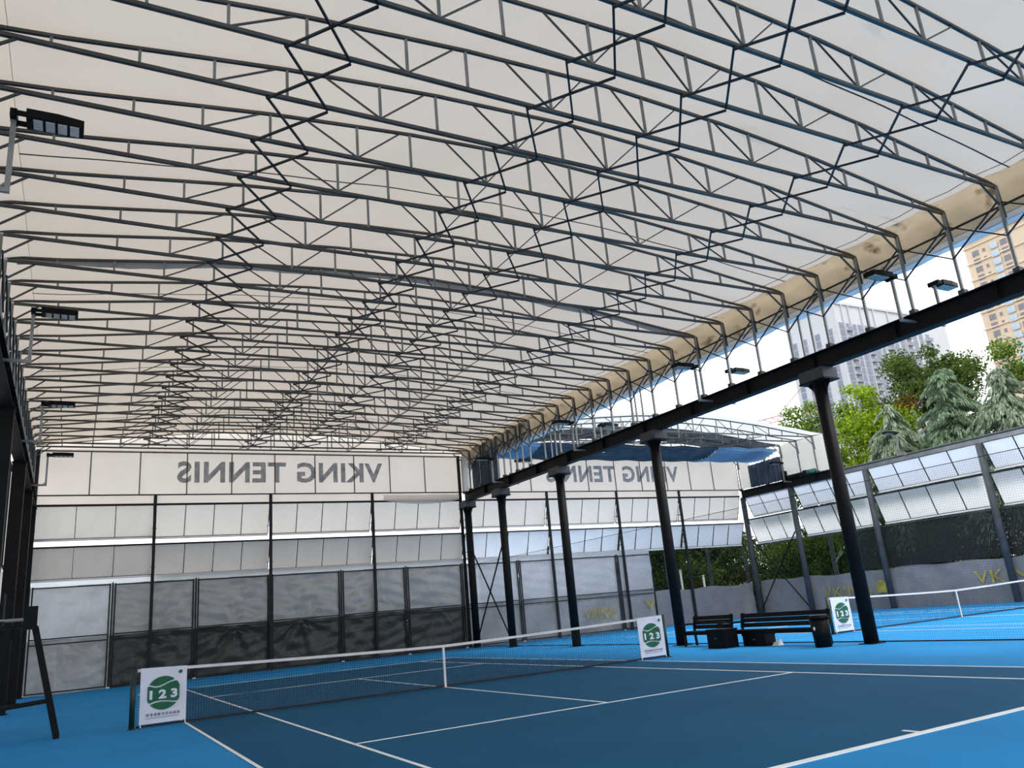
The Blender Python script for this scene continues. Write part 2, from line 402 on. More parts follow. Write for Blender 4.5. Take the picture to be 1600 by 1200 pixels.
# scissor braces at the bottom chord
ROWS = [(-5.33, -4.38, 'leftmost'), (-1.40, -0.49, 'left of centre'), (0.85, 1.84, 'right of centre'), (4.84, 5.82, 'rightmost')]
for xa, xb, nm in ROWS:
    t = thing('scissor_brace', f'zigzag black scissor bars under the roof trusses, {nm} of four rows', 'brace', (0, 0, 9.45), 'scissor braces under the roof')
    d = TYS[1]-TYS[0]
    ma = MB().bar((xa, 0, 0), (xb, d, 0), 0.034).mesh('bar', 'brace_steel'); mb_ = MB().bar((xb, 0, -0.035), (xa, d, -0.035), 0.034).mesh('bar', 'brace_steel')
    for y in TYS[:-2]:
        link('bar', ma, t, loc=(0, y, 0)); link('bar', mb_, t, loc=(0, y, 0))
# side lattice between the legs
for sg, x, nm in ((1, XR, 'over the beam between the courts'), (-1, XL, 'over the left beam')):
    t = thing('side_lattice', f'lattice of thin dark bars linking the truss legs {nm}', 'brace', (x, 0, 0), 'side lattices of the near canopy')
    d = TDY
    ma = MB().bar((-sg*0.045, 0, 9.15), (-sg*0.045, d, 8.33), 0.03).mesh('bar', 'brace_steel')
    mb_ = MB().bar((sg*0.045, 0, 8.33), (sg*0.045, d, 9.15), 0.03).mesh('bar', 'brace_steel')
    mc = MB().bar((sg*0.14, 0, 9.10), (sg*0.14, d*0.5, 8.80), 0.03).mesh('bar', 'brace_steel')
    for y in TYS[:-2]:
        link('bar', ma, t, loc=(0, y, 0)); link('bar', mb_, t, loc=(0, y, 0)); link('bar', mc, t, loc=(0, y, 0))
    MB().bar((sg*0.19, TYS[0]-1, 9.11), (sg*0.19, 18.6, 9.11), 0.04).build('rail', 'brace_steel', t)
for yy, nm in ((-3.55, 'nearest'), (4.08, 'middle'), (10.0, 'farthest')):
    t = thing('twin_pole', f'{nm} pair of thin grey poles on the beam between the courts', 'pole', (XR+0.13, yy, ZB1), 'paired poles on the beam')
    for dy in (-0.18, 0.18):
        MB().bar((0, dy, 0), (0, dy, 1.3), 0.045).build('pole', 'galvanised', t)

# ------------------------------------------------------------------ near canopy (the roof)
roof = tag(bpy.data.objects.new('ceiling', None), 'pale translucent fabric canopy stretched over the steel roof trusses', kind='structure'); COL.objects.link(roof)
def roofz(x, y):
    ph = ((y-TY0)/TDY) % 1.0
    sag = 0.05*math.sin(math.pi*ph)
    return ztop(x-XC) + 0.045 - sag + 0.012*math.sin(2.3*x+1.7*y) * math.sin(math.pi*ph)
ys = np.arange(-20.39, YE, TDY/4)
nx = 56; xs = np.linspace(XL+0.42, XR-0.42, nx+1)
mb = MB()
vv = [(float(x), float(y), roofz(float(x), float(y))) for y in ys for x in xs]
n1 = nx+1
mb.add(vv, [(j*n1+i, j*n1+i+1, (j+1)*n1+i+1, (j+1)*n1+i) for j in range(len(ys)-1) for i in range(nx)])
mb.build('canopy_fabric', 'canopy_fabric', roof, True)
for k in range(6):
    y = -16.1+6.2*k + 0.05
    pts = [(float(x), y, roofz(float(x), y)-0.012) for x in xs]
    MB().poly(pts, 0.03, 0.006).build('seam', 'steel_grey', roof)
for x in (9.05,):
    pts = [(x, float(y), roofz(x, float(y))-0.012) for y in ys[::2]]
    MB().poly(pts, 0.022, 0.006).build('seam', 'steel_grey', roof)
# hanging joint flap where two canopy units meet
yj = TYS[12] + 0.05
mb = MB()
def flap(u, v):
    x = XL+0.2 + u*(XR-XL-0.4)
    return (x, yj + 0.02*math.sin(9*x)*v, roofz(x, yj) - 0.05 - v*(0.13+0.03*math.sin(1.7*x)))
mb.grid(flap, 60, 2).build('joint_flap', 'fabric_grey', roof, True)
for sg, xe in ((1, XR+0.10), (-1, XL-0.10)):
    def val(u, v):
        y = -20.3 + u*(18.7+20.3); ph = ((y-TY0)/TDY) % 1.0; b_ = math.sin(math.pi*ph)
        if v < 0.4:                      # shoulder of the roof running out to the eave
            f = v/0.4; x = xe - sg*(0.53-0.55*f)
            return (x + sg*0.05*b_*f, y, roofz(XC+sg*(HALF-0.42), y)*(1-f) + (9.50+0.10*b_*f)*f + 0.05*math.sin(math.pi*f)*(0.3+b_) + 0.015*math.sin(8.3*y)*f)
        f = (v-0.4)/0.6
        bul = 0.09*math.sin(math.pi*f)*(0.5+0.5*b_) + 0.03*math.sin(7.3*y+4*f)*math.sin(math.pi*f)
        return (xe + sg*(0.02+0.05*b_*(1-f)+bul+0.14*f), y, 9.50 + 0.10*b_*(1-f) - 0.57*f)
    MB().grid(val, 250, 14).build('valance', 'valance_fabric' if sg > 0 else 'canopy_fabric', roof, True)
    MB().grid(lambda u, v: (xe+sg*(0.165+0.01*math.sin(260*u)), -20.3+u*39, 8.95-0.17*v), 160, 1).build('valance_grey_band', 'fabric_grey', roof, True)  # plain grey band between the beige valance and the blue hem
    MB().grid(lambda u, v: (xe+sg*(0.19+0.015*math.sin(190*u)), -20.3+u*39, 8.82-0.15*v-0.02*math.sin(150*u)*v), 160, 2).build('valance_hem', 'blue_tarp', roof, True)

# ------------------------------------------------------------------ end wall
wall = tag(bpy.data.objects.new('wall_end', None), 'end wall of dark posts behind both courts', kind='structure'); COL.objects.link(wall)
POSTX = [-9.1, -4.65, 0.1, 4.85, 9.6, 14.6, 19.2, 23.75, 28.6]
for x in (-9.02, 9.50):
    MB().box(x-0.07, x+0.07, YE-0.04, YE+0.04, 0, 9.4).build('end_post', 'frame_dark', wall)
for x in POSTX[1:4] + POSTX[5:8]:
    MB().box(x-0.06, x+0.06, YE-0.06, YE+0.06, 0, 7.52).build('post', 'frame_dark', wall)
for x0, x1 in ((-9.0, 9.5), (9.9, 28.6)):
    MB().box(x0, x1, YE-0.03, YE+0.03, 7.10, 7.16).build('rail', 'frame_dark', wall)
    mb = MB().grid(lambda u, v: (x0+u*(x1-x0), YE+0.02, 7.14+0.40*v), 12, 1)
    mb.build('fascia_fabric', 'gable_fabric', wall)
    MB().box(x0, x1, YE+0.02, YE+0.07, 5.46, 5.51).build('rail', 'frame_dark', wall)
    MB().grid(lambda u, v: (x0+u*((x1 if x1 < 10 else 21.1)-x0), YE+0.16, 3.96+0.27*v), 12, 1).build('top_strip', 'pane_fabric_lightened', wall)
# drooping loose fold of the fascia in the fourth bay
def droop(u, v):
    x = 5.4+u*4.0; d = math.sin(math.pi*u)**0.7
    return (x, YE-0.03-0.05*math.sin(math.pi*v), 7.42-v*(0.25+0.2*d))
MB().grid(droop, 16, 4).build('loose_fold', 'gable_fabric', wall, True)
# gable curtains with mirrored lettering (seen from the back)
for cx, tag_s in ((XC, 'near'), (XC+DX2, 'neighbouring')):
    t = thing('gable_curtain', f'pale fabric gable with mirrored grey lettering over the {tag_s} court', 'curtain', (cx, YE, 7.5), 'gable curtains of the end wall')
    hw = HALF-0.03
    vx = [-hw, -7.42, -5.57, -3.72, -1.87, 0.0, 1.84, 3.71, 5.5, 7.33, hw]
    for a, b in zip(vx, vx[1:]):
        MB().grid(lambda u, v: (a+u*(b-a), 0.03+0.012*math.sin(5*u+3*v), 0.02+v*1.90), 4, 3).build('panel', 'gable_fabric', t, True)
    for a in vx:
        MB().box(a-0.022, a+0.022, -0.03, 0.0, 0.0, 1.85).build('mullion', 'truss_steel', t)
    MB().box(-hw, hw, -0.03, 0.01, 0.0, 0.05).build('bottom_rail', 'frame_dark', t)
    MB().box(-hw, hw, -0.03, 0.01, 1.82, 1.87).build('top_rail', 'truss_steel', t)
    sh = 0 if cx == XC else -0.45
    tl, tr = -3.84-XC+sh, 5.42-XC+sh
    letters('letter', 'VKING TENNIS', lambda u, v: (tr - u*(tr-tl), -0.001, 0.53+0.95*v), 'letter_grey', t, 0.034, 1.10, True)
    # the fabric infill between gable top rail and roof
    MB().grid(lambda u, v: (-hw+u*2*hw, 0.06, 1.86 + v*(ztop(-hw+u*2*hw)-9.36+0.05)), 40, 1).build('crown_panel', 'gable_fabric', t)

# ------------------------------------------------------------------ awning panels
def awning(name_label, origin, along, out, width, h, zt, depth, n, mat, group, thick=False):
    """top-hinged sash: along = unit vector along the wall, out = away from the court"""
    t = thing('awning_panel', name_label, 'awning', (origin[0], origin[1], zt), group)
    A, O = Vector(along), Vector(out)
    def P(s_, v, o=0.0): return tuple(A*s_ + O*(0.05 + depth*v + o) + Vector((0, 0, -h*v)))
    pw = width/n
    key = (round(width, 3), round(h, 3), round(depth, 3), n, mat, tuple(along), tuple(out))
    if key not in AW:
        pane = MB().add([P(0.02, 0.01), P(pw-0.02, 0.01), P(pw-0.02, 0.99), P(0.02, 0.99),
                         P(0.02, 0.01, .012), P(pw-0.02, 0.01, .012), P(pw-0.02, 0.99, .012), P(0.02, 0.99, .012)],
                        [(0,1,2,3),(7,6,5,4),(0,4,5,1),(1,5,6,2),(2,6,7,3),(3,7,4,0)]).mesh('pane', mat)
        mul = MB().bar(P(0, 0, -0.02), P(0, 1, -0.02), 0.035, 0.03, tuple(O)).mesh('mullion', 'frame_dark')
        top = MB().bar(P(0, 0, -0.02), P(width, 0, -0.02), 0.05, 0.04).mesh('top_rail', 'frame_dark')
        bot = MB().bar(P(0, 1, -0.01), P(width, 1, -0.01), 0.045, 0.04).mesh('bottom_rail', 'frame_dark')
        wh = MB().bar(P(0, 1.035, -0.03), P(width, 1.035, -0.03), 0.05, 0.08).mesh('drip_rail', 'rail_white')
        st = MB().bar(tuple(A*0.04+Vector((0,0,-h*0.75))), P(0.04, 0.75, -.02), 0.025).mesh('stay_bar', 'steel_grey')
        AW[key] = (pane, mul, top, bot, wh, st)
    pane, mul, top, bot, wh, st = AW[key]
    for k in range(n): link('pane', pane, t, loc=tuple(A*(k*pw)))
    for k in range(n+1): link('mullion', mul, t, loc=tuple(A*(k*pw)))
    link('top_rail', top, t); link('bottom_rail', bot, t); link('drip_rail', wh, t)
    link('stay_bar', st, t); link('stay_bar', st, t, loc=tuple(A*(width-0.08)))
    return t
AW = {}
bays = list(zip(POSTX, POSTX[1:]))
for r, (zt, h, rn) in enumerate(((7.10, 1.30, 'upper'), (5.46, 1.22, 'lower'))):
    for k, (a, b) in enumerate(bays):
        near = k < 4
        n = 3 if k == 0 else 4
        lab = f'{"white" if r == 0 or not near else "grey"} awning panel in the {rn} row of the end wall, {ORD[k]} from left'
        awning(lab, (a+0.04 if k else a+0.12, YE), (1, 0, 0), (0, 1, 0), b-a-0.08-(0.08 if k == 0 else 0), h, zt,
               0.10 if k == 0 else 0.42, n, 'pane_fabric' if r == 0 else 'pane_fabric_thick' if near else 'pane_fabric_lightened', 'awning panels of the end wall')
WY = [-3.75, 3.45, 9.64, 14.78, 18.62]
for r, (zt, h, rn) in enumerate(((7.06, 1.20, 'upper'), (5.66, 1.42, 'lower'))):
    for k in range(4):
        a, b = WY[k], WY[k+1]
        n = {0: 5, 1: 4, 2: 4, 3: 3}[k]
        lab = f'white awning panel in the {rn} row of the right wall, {ORD[3-k]} from the corner'
        awning(lab, (XW, b-0.14), (0, -1, 0), (1, 0, 0), b-a-0.28, h, zt, 0.50, n, 'pane_fabric_blue' if r == 0 else 'pane_fabric_brightened', 'awning panels of the right wall')
# ------------------------------------------------------------------ right wall
rw = tag(bpy.data.objects.new('wall_right', None), 'right wall of round dark posts along the neighbouring court', kind='structure'); COL.objects.link(rw)
for y in WY[:-1] + [18.62]:
    MB().tube((XW, y, 0), (XW, y, ZB0), 0.16, 14).build('post', 'steel_grey', rw, True)
MB().box(XW-0.05, XW+0.05, -12, 11.6, 7.06, 7.26).build('fascia', 'galvanised', rw)
MB().tube((XW, -12, 7.32), (XW, 11.6, 7.32), 0.06, 8).build('coping_rail', 'steel_grey', rw)
MB().box(XW-0.02, XW+0.06, -12, 18.6, 5.60, 5.66).build('rail', 'frame_dark', rw)
MB().box(XW+0.14, XW+0.18, -12, 18.6, 4.02, 4.06).build('rail', 'steel_grey', rw)
# left wall: columns with awnings and dark banner seen edge-on
lw = tag(bpy.data.objects.new('wall_left', None), 'left wall beside the near court, seen edge on', kind='structure'); COL.objects.link(lw)
for a, b in zip([-20]+COLY[1:-1], COLY[1:]):
    MB().grid(lambda u, v: (XL-0.22+0.03*math.sin(14*u), a+u*(b-a), v*4.0), 10, 3).build('lower_banner', 'pane_fabric_thick', lw, True)
    MB().grid(lambda u, v: (XL-0.24, a+u*(b-a), 4.1+v*2.9), 4, 2).build('upper_panel', 'pane_fabric', lw)
    for k in range(5):
        y = a+(b-a)*(k+.5)/5
        MB().box(XL-0.22, XL-0.18, y-0.02, y+0.02, 4.0, 7.0).build('mullion', 'frame_dark', lw)
MB().box(XL-0.22, XL-0.16, -20, YE, 4.0, 4.06).build('rail', 'frame_dark', lw)
MB().box(XL-0.22, XL-0.16, -20, YE, 6.95, 7.02).build('rail', 'frame_dark', lw)

# ------------------------------------------------------------------ fence panels with film banners
FX = [-8.95, -6.08, -2.95, 0.10, 3.26, 6.42, 9.38, 12.56, 15.66, 18.76, 21.1]
def wrinkle(x, z, s):
    return 0.045*math.sin(2.1*x+1.3*z+s)*math.sin(1.1*z+0.6*x) + 0.022*math.sin(4.2*x-7.1*z+2*s+1.5*math.sin(1.3*x))*(0.5+0.5*math.sin(1.7*x+s)) + 0.012*math.sin(13*z+3*x+s+math.sin(2*x))
for k, (a, b) in enumerate(zip(FX, FX[1:])):
    t = thing('fence_panel', f'framed grey film fence panel at the end wall, {ORD[k]} from the left', 'fence', (a, YE+0.10, 0), 'framed fence panels of the end wall')
    w = b-a; rx = w-0.07 if k < 9 else w
    for x in ((0.10, w-0.10) if k < 9 else (0.10, w)):
        MB().box(x-0.025, x+0.025, -0.03, 0.02, 0.05, 3.98).build('frame_post', 'frame_dark', t)
    MB().box(-0.025, 0.025, -0.03, 0.02, 0.0, 4.02).build('main_post', 'frame_dark', t)
    for z in (3.93, 2.02, 1.82, 0.08):
        MB().box(0.10, w-0.10, -0.025, 0.015, z-0.022, z+0.022).build('rail', 'frame_dark', t)
    s = k*1.7
    c = 0.35+0.4*((k*37) % 10)/10
    strong = 1.0 if k in (2, 3) else 0.25
    def pull(u, v):
        dx = (u-c)*w; dz = (1-v)*2.0+0.04; r_ = math.hypot(dx, dz)
        return strong*0.10*math.exp(-r_*0.9)*(math.sin(8*math.atan2(dx, dz)+0.9*math.sin(2.2*r_+s))+0.5*math.sin(15*math.atan2(dx, dz)+s))*min(1, r_*3)
    if k == 9:
        MB().grid(lambda u, v: (u*w*(1.0-0.0*v)+0.35*max(0, 0.25-v)*u, 0.05+wrinkle(a+u*w, v*2, s), 1.96+v*2.02), 26, 18).build('upper_sheet', 'banner_film', t, True)
    else:
        MB().grid(lambda u, v: (u*w, 0.06+wrinkle(a+u*w, v*2, s)+0.25*pull(u, 1-0.5*v), 1.96+v*2.02), 44, 26).build('upper_sheet', 'banner_film_darkened' if 0 < k < 6 else 'banner_film', t, True)
    MB().grid(lambda u, v: (u*w, 0.08+wrinkle(a+u*w, 3-v*2, s+1)+pull(u, v), 1.98*v), 44, 26).build('lower_sheet', 'banner_film_darkened' if k == 0 else 'banner_dark' if k < 6 else 'banner_low', t, True)
    for x in (0.03, w-0.03):
        MB().box(x-0.03, x+0.03, -0.05, 0.0, 0.0, 0.05).build('foot_cap', 'rail_white', t)
# low grey banner from the loose edge to the corner, then along the right wall
lb = thing('low_banner', 'low grey banner at the end wall, right of the loose film edge', 'banner', (21.1, YE+0.12, 0))
MB().grid(lambda u, v: (u*7.5, wrinkle(u*7.5, v, 0.3), (1.88+0.05*math.sin(14*u))*v), 40, 8).build('sheet', 'banner_grey', lb, True)
for x in (1.2, 4.35, 7.3):
    for d in (-0.1, 0.0, 0.1):
        MB().box(x+d-0.02, x+d+0.02, 0.06, 0.10, 0, 4.1).build('fence_post', 'steel_grey', lb)
rb = thing('low_banner', 'long grey banner with yellow letters along the right wall', 'banner', (XW+0.27, 18.6, 0))
MB().grid(lambda u, v: (wrinkle(u*30, v, 1.3), -u*30, (1.95+0.04*math.sin(60*u)+0.03*math.sin(23*u))*v), 140, 8).build('sheet', 'banner_grey', rb, True)
for y in (13.0, 9.8, 6.45, 3.2, 0.0, -3.3):
    for d in (-0.12, 0.0, 0.12):
        MB().box(0.06, 0.10, y+d-0.018-18.6, y+d+0.018-18.6, 0, 4.15).build('fence_post', 'steel_grey', rb)
def yl(y_left, y_right, z0, z1, s, parent, x=-0.09):
    letters('letter', s, lambda u, v: (x, y_left+(y_right-y_left)*u-18.6, z0+(z1-z0)*v), 'letter_yellow', parent, 0.0, 1.1)
yl(14.0, 10.9, 0.72, 1.28, 'VKING', rb); yl(5.25, 2.0, 0.88, 1.45, 'VKING', rb)
def emblem(yc, zc, parent):
    pts = [(yc-18.6+0.36*math.cos(q), zc+0.42*math.sin(q)) for q in np.linspace(-0.5, math.pi+0.5, 18)]
    MB().prism(pts, 'x', -0.10, -0.085).build('emblem', 'letter_yellow', parent)
emblem(10.2, 1.0, rb); emblem(1.6, 1.15, rb)
for xa, xb, z in ((16.2, 18.2, 0.75), (20.3, 20.9, 0.95)):
    letters('letter', 'VKING' if xb-xa > 1 else 'V', lambda u, v: (xa-21.1+(xb-xa)*u, -0.16, z+0.55*v), 'letter_yellow', lb)
sm = thing('shade_net', 'black shade net hung above the low banner on the right wall', 'net', (XW+0.22, 11.5, 2.0))
MB().grid(lambda u, v: (0.02*math.sin(25*u), -u*23, v*2.1), 30, 2).build('mesh_sheet', 'shade_mesh', sm, True)

# ------------------------------------------------------------------ retracted canopy over the neighbouring court
rc = thing('retracted_canopy', 'pushed-back pale fabric canopy over the far end of the neighbouring court', 'canopy', (XC+DX2, 0, 0))
xs = np.linspace(XL-0.10, XR+0.10, nx+1)
Y2 = [12.62, 13.8, 15.05]
ys2 = np.arange(11.95, 15.3, TDY/4)
mb = MB()
vv = [(float(x)-XC, float(y), roofz(float(x), TY0+(float(y)-12.62))) for y in ys2 for x in xs]
mb.add(vv, [(j*n1+i, j*n1+i+1, (j+1)*n1+i+1, (j+1)*n1+i) for j in range(len(ys2)-1) for i in range(nx)])
mb.build('roof_fabric', 'canopy_fabric_pale', rc, True)
ys3 = np.linspace(17.9, 18.72, 4)
MB().add([(float(x)-XC, float(y), ztop(float(x)-XC)+.04) for y in ys3 for x in xs],
         [(j*n1+i, j*n1+i+1, (j+1)*n1+i+1, (j+1)*n1+i) for j in range(3) for i in range(nx)]).build('roof_fabric', 'canopy_fabric_pale', rc, True)
for sg in (-1, 1):
    x = sg*(HALF+0.16)
    for a, b in (((11.95, 15.2), (17.75, 18.72)) if sg > 0 else ((18.0, 18.72),)):
        MB().grid(lambda u, v: (x+0.03*math.sin(20*u)*v, a+u*(b-a), ZB1+0.08+v*(9.55-ZB1-0.08)), 12, 4).build('side_curtain', 'pane_fabric', rc, True)
    def folds(u, v):
        return (x - sg*0.16 + 0.11*math.sin(2*math.pi*u*13)+0.04*math.sin(2*math.pi*u*5.3+1), 15.2+u*2.55, ZB1+0.05+v*(8.85-ZB1-0.05+0.35*(1-u)*0.2))
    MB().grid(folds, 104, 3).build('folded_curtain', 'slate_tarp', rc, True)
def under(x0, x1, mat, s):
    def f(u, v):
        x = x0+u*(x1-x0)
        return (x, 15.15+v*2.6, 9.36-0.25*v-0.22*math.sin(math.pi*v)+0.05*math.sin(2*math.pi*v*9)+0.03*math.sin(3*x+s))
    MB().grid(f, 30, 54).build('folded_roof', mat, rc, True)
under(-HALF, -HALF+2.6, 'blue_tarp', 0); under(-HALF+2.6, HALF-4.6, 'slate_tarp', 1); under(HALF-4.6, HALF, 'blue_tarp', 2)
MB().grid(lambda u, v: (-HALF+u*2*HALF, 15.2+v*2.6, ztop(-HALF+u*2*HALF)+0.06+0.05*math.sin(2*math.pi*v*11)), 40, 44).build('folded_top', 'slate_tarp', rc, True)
for i, y in enumerate(Y2 + [16.4, 18.62]):
    t = copy_tree(t0, None, (XC+DX2, y, 0)); t['group'] = 'roof trusses of the pushed-back canopy'
    t['label'] = f'steel roof truss of the pushed-back canopy, {ORD[i]} from its open front edge'
t = thing('scissor_brace', 'short zigzag scissor bars under the pushed-back canopy', 'brace', (DX2, 0, 9.45))
for xa, xb, nm in ROWS:
    for a, b in zip(Y2, Y2[1:]):
        MB().bar((xa, a, 0), (xb, b, 0), 0.034).build('bar', 'brace_steel', t); MB().bar((xb, a, -.035), (xa, b, -.035), 0.034).build('bar', 'brace_steel', t)
mt = thing('canopy_motor', 'green drive motor lying on the beam at the top of the right wall', 'motor', (XW, 13.1, ZB1))
MB().tube((0, -0.3, 0.16), (0, 0.25, 0.16), 0.14, 12).build('housing', 'motor_green', mt, True)
MB().box(-0.12, 0.12, 0.25, 0.5, 0.0, 0.3).build('gearbox', 'steel_black', mt)
MB().box(-0.13, 0.13, -0.3, 0.5, 0.0, 0.03).build('base', 'steel_black', mt)
rl = thing('pipe_roll', 'dark roll lying on the beam beside the green motor', 'roll', (XW, 14.2, ZB1))
MB().tube((0, -0.7, 0.13), (0, 0.7, 0.13), 0.13, 12).build('roll', 'plastic_black', rl, True)
MB().box(-0.15, 0.15, 0.75, 0.95, 0, 0.55).build('bracket', 'steel_black', rl)

# ------------------------------------------------------------------ floodlights
def floodlight(sg):
    """local origin on the beam side; head points along +x when sg = 1"""
    t = thing('floodlight', '', 'floodlight', (0, 0, 0))
    MB().bar((-sg*0.54, 0, 0), (0, 0, 0), 0.06).build('arm', 'galvanised', t)
    MB().bar((0, 0, -0.03), (0, 0, 1.10), 0.06).build('pole', 'galvanised', t)
    MB().bar((-sg*0.12, 0, 0.0), (0, 0, 0.12), 0.025).build('strut', 'galvanised', t)
    b = MB()
    for dy in (-0.12, 0.12): b.box(min(0, sg*0.16), max(0, sg*0.16), dy-0.02, dy+0.02, 1.04, 1.10)
    b.box(-0.04, 0.04, -0.14, 0.14, 1.02, 1.12); b.build('bracket', 'plastic_black', t)
    x0, x1 = (0.14, 0.80) if sg > 0 else (-0.80, -0.14)
    pts = [(0.14*sg, -0.16), (0.50*sg, -0.16), (0.80*sg, -0.11), (0.80*sg, 0.16), (0.14*sg, 0.16)]
    if sg < 0: pts = pts[::-1]
    MB().prism(pts, 'z', 1.03, 1.14).build('housing', 'plastic_black', t)
    for k in range(4):
        a = sg*(0.22+0.14*k); c = a+sg*0.105
        MB().box(min(a, c), max(a, c), -0.10, 0.12, 1.015, 1.03).build('lens', 'lens_glass', t)
    return t
LY = [-6.85, 0.2, 7.4, 14.3]
fA = floodlight(1); fB = floodlight(-1)
for i, y in enumerate(LY):
    o = fA if i == 0 else copy_tree(fA)
    o.location = (-8.545, y, 7.16)
    tag(o, f'black floodlight on a bent pole at the left beam, {ORD[i]} from the camera end', 'floodlight', 'floodlights facing the near court')
for i, y in enumerate(LY[:4]):
    o = fB if i == 0 else copy_tree(fB)
    o.location = (9.155, y+0.05, 7.25)
    tag(o, f'black floodlight over the near court on the middle beam, {ORD[i]} from front', 'floodlight', 'floodlights facing the near court')
for i, y in enumerate(LY[:4]):
    o = copy_tree(fA); o.location = (10.285, y-0.25, 7.13)
    tag(o, f'floodlight facing the neighbouring court on the middle beam, {ORD[i]} from front', 'floodlight', 'floodlights facing the neighbouring court')
for i, y in enumerate((7.08, 14.6)):
    o = copy_tree(fB); o.location = (XW-0.565, y, 7.3)
    tag(o, f'pale floodlight above the right wall, {"clear before the conifers" if i == 0 else "beside the folded dark curtain"}', 'floodlight', 'floodlights on the right wall')

# ------------------------------------------------------------------ tennis nets
def net_h(x): return 0.914 + (1.07-0.914)*(abs(x)/6.4)**1.3
def tennis_net(cx, label, names):
    t = thing('tennis_net', label, 'net', (cx, 0, 0), 'tennis nets')
    for sg in (-1, 1):
        MB().tube((sg*6.4, 0, 0), (sg*6.4, 0, 1.08), 0.05, 12).build('net_post', 'post_green', t, True)
        MB().box(sg*6.4-0.07, sg*6.4+0.07, -0.07, 0.07, 0, 0.02).build('post_base', 'post_green', t)
    mb = MB(); r = 0.0023
    n = int(12.7/0.05)
    for i in range(n+1):
        x = -6.33 + 12.66*i/n; mb.bar((x, 0, 0.03), (x, 0, net_h(x)-0.03), 2*r)
    xs_ = np.linspace(-6.33, 6.33, 13)
    for j in range(21):
        f = j/20
        for a, b in zip(xs_, xs_[1:]):
            mb.bar((a, 0, 0.04+f*(net_h(a)-0.08)), (b, 0, 0.04+f*(net_h(b)-0.08)), 2*r)
    mb.build('net_mesh', 'net_black', t, kind='stuff')
    b = MB(); c = MB()
    for a, q in zip(xs_, xs_[1:]):
        z0, z1 = net_h(a), net_h(q)
        b.add([(a,-0.012,z0-0.055),(q,-0.012,z1-0.055),(q,-0.012,z1),(a,-0.012,z0),(a,0.012,z0-0.055),(q,0.012,z1-0.055),(q,0.012,z1),(a,0.012,z0)],
              [(0,1,2,3),(7,6,5,4),(0,4,5,1),(1,5,6,2),(2,6,7,3),(3,7,4,0)])
        c.box(a, q, -0.008, 0.008, 0.015, 0.055)
    b.build('top_tape', 'tape_white', t); c.build('bottom_tape', 'net_black', t)
    MB().box(-0.025, 0.025, -0.018, 0.018, 0.0, 0.914).build('centre_strap', 'tape_white', t)
    return t
tennis_net(0, 'black tennis net with a white tape across the near court', None)
tennis_net(19.2, 'black tennis net with a white tape across the neighbouring court', None)
# net banners
def net_banner(x0, x1, label, cx):
    w = x1-x0; ysh = -0.035
    t = thing('net_banner', label, 'banner', (x0+cx, ysh, 0), 'net banners with a green ball')
    zt0, zt1 = net_h(x0)-0.0, net_h(x1)-0.0
    MB().grid(lambda u, v: (u*w, -0.012-0.012*math.sin(7*u)*math.sin(math.pi*v), 0.07+v*(zt0+(zt1-zt0)*u-0.06)), 12, 8).build('sheet', 'banner_white', t, True)
    yb = -0.030
    cxb, czb, rx, rz = w*0.5, 0.60, w*0.375, 0.30
    top = lambda s: 0.14*math.sin(s*2.4-0.5)+0.08     # seam shapes (fractions of rz)
    import itertools
    def region(flo, fhi):
        N = 24; lo, hi = [], []
        for i in range(N+1):
            s = -1+2*i/N; ce = math.sqrt(max(0, 1-s*s)); a = max(-ce, flo(s)); c = min(ce, fhi(s))
            if c > a: lo.append((cxb+rx*s, czb+rz*a)); hi.append((cxb+rx*s, czb+rz*c))
        return lo + hi[::-1]
    su = lambda s: float(np.interp(s, [-1, -.74, -.55, -.39, -.2, 0, .2, .42, .65, .92, 1], [.56, .47, .40, .38, .41, .48, .57, .65, .70, .71, .70]))
    sl = lambda s: float(np.interp(s, [-1, -.81, -.5, -.14, .2, .6, 1], [-.74, -.63, -.52, -.475, -.51, -.585, -.62]))
    for flo, fhi in ((lambda s: su(s)+0.045, lambda s: 2), (lambda s: sl(s)+0.045, lambda s: su(s)-0.045), (lambda s: -2, lambda s: sl(s)-0.045)):
        MB().prism(region(flo, fhi), 'y', yb-0.002, yb+0.002).build('green_ball', 'banner_green', t)
    letters('numeral', '1 2 3', lambda u, v: (cxb-rx*0.80+u*rx*1.6, yb-0.006, czb-0.105+0.165*v), 'banner_white', t, 0.045)
    rr = random.Random(5)
    b = MB()
    for k in range(9):                       # a line of small printed characters, too small to read
        xk = w*0.14+k*w*0.083
        for q in range(3):
            b.box(xk, xk+0.048, yb-0.002, yb, 0.205+q*0.018, 0.205+q*0.018+0.008)
        b.box(xk+0.012+0.02*rr.random(), xk+0.022+0.02*rr.random(), yb-0.002, yb, 0.202, 0.25)
    b.box(w*0.14, w*0.84, yb-0.002, yb, 0.165, 0.173)
    b.build('small_print', 'print_dark', t, kind='stuff')
    MB().prism([(w*0.86+0.035*math.cos(q), 0.955+0.035*math.sin(q)) for q in np.linspace(0, 6.1, 12)], 'y', yb-0.002, yb).build('corner_emblem', 'banner_green', t)
    for x in (0.02, w-0.02):
        MB().bar((x, -0.012, 0.08), (x+0.01, -0.012, 0.02), 0.02).build('tie', 'banner_white', t)
net_banner(-6.28, -5.46, 'white banner with a green 123 ball at the left end of the near net', 0)
net_banner(5.50, 6.33, 'white banner with a green 123 ball at the right end of the near net', 0)
net_banner(-6.33, -5.50, 'white banner with a green ball on the net of the neighbouring court', 19.2)

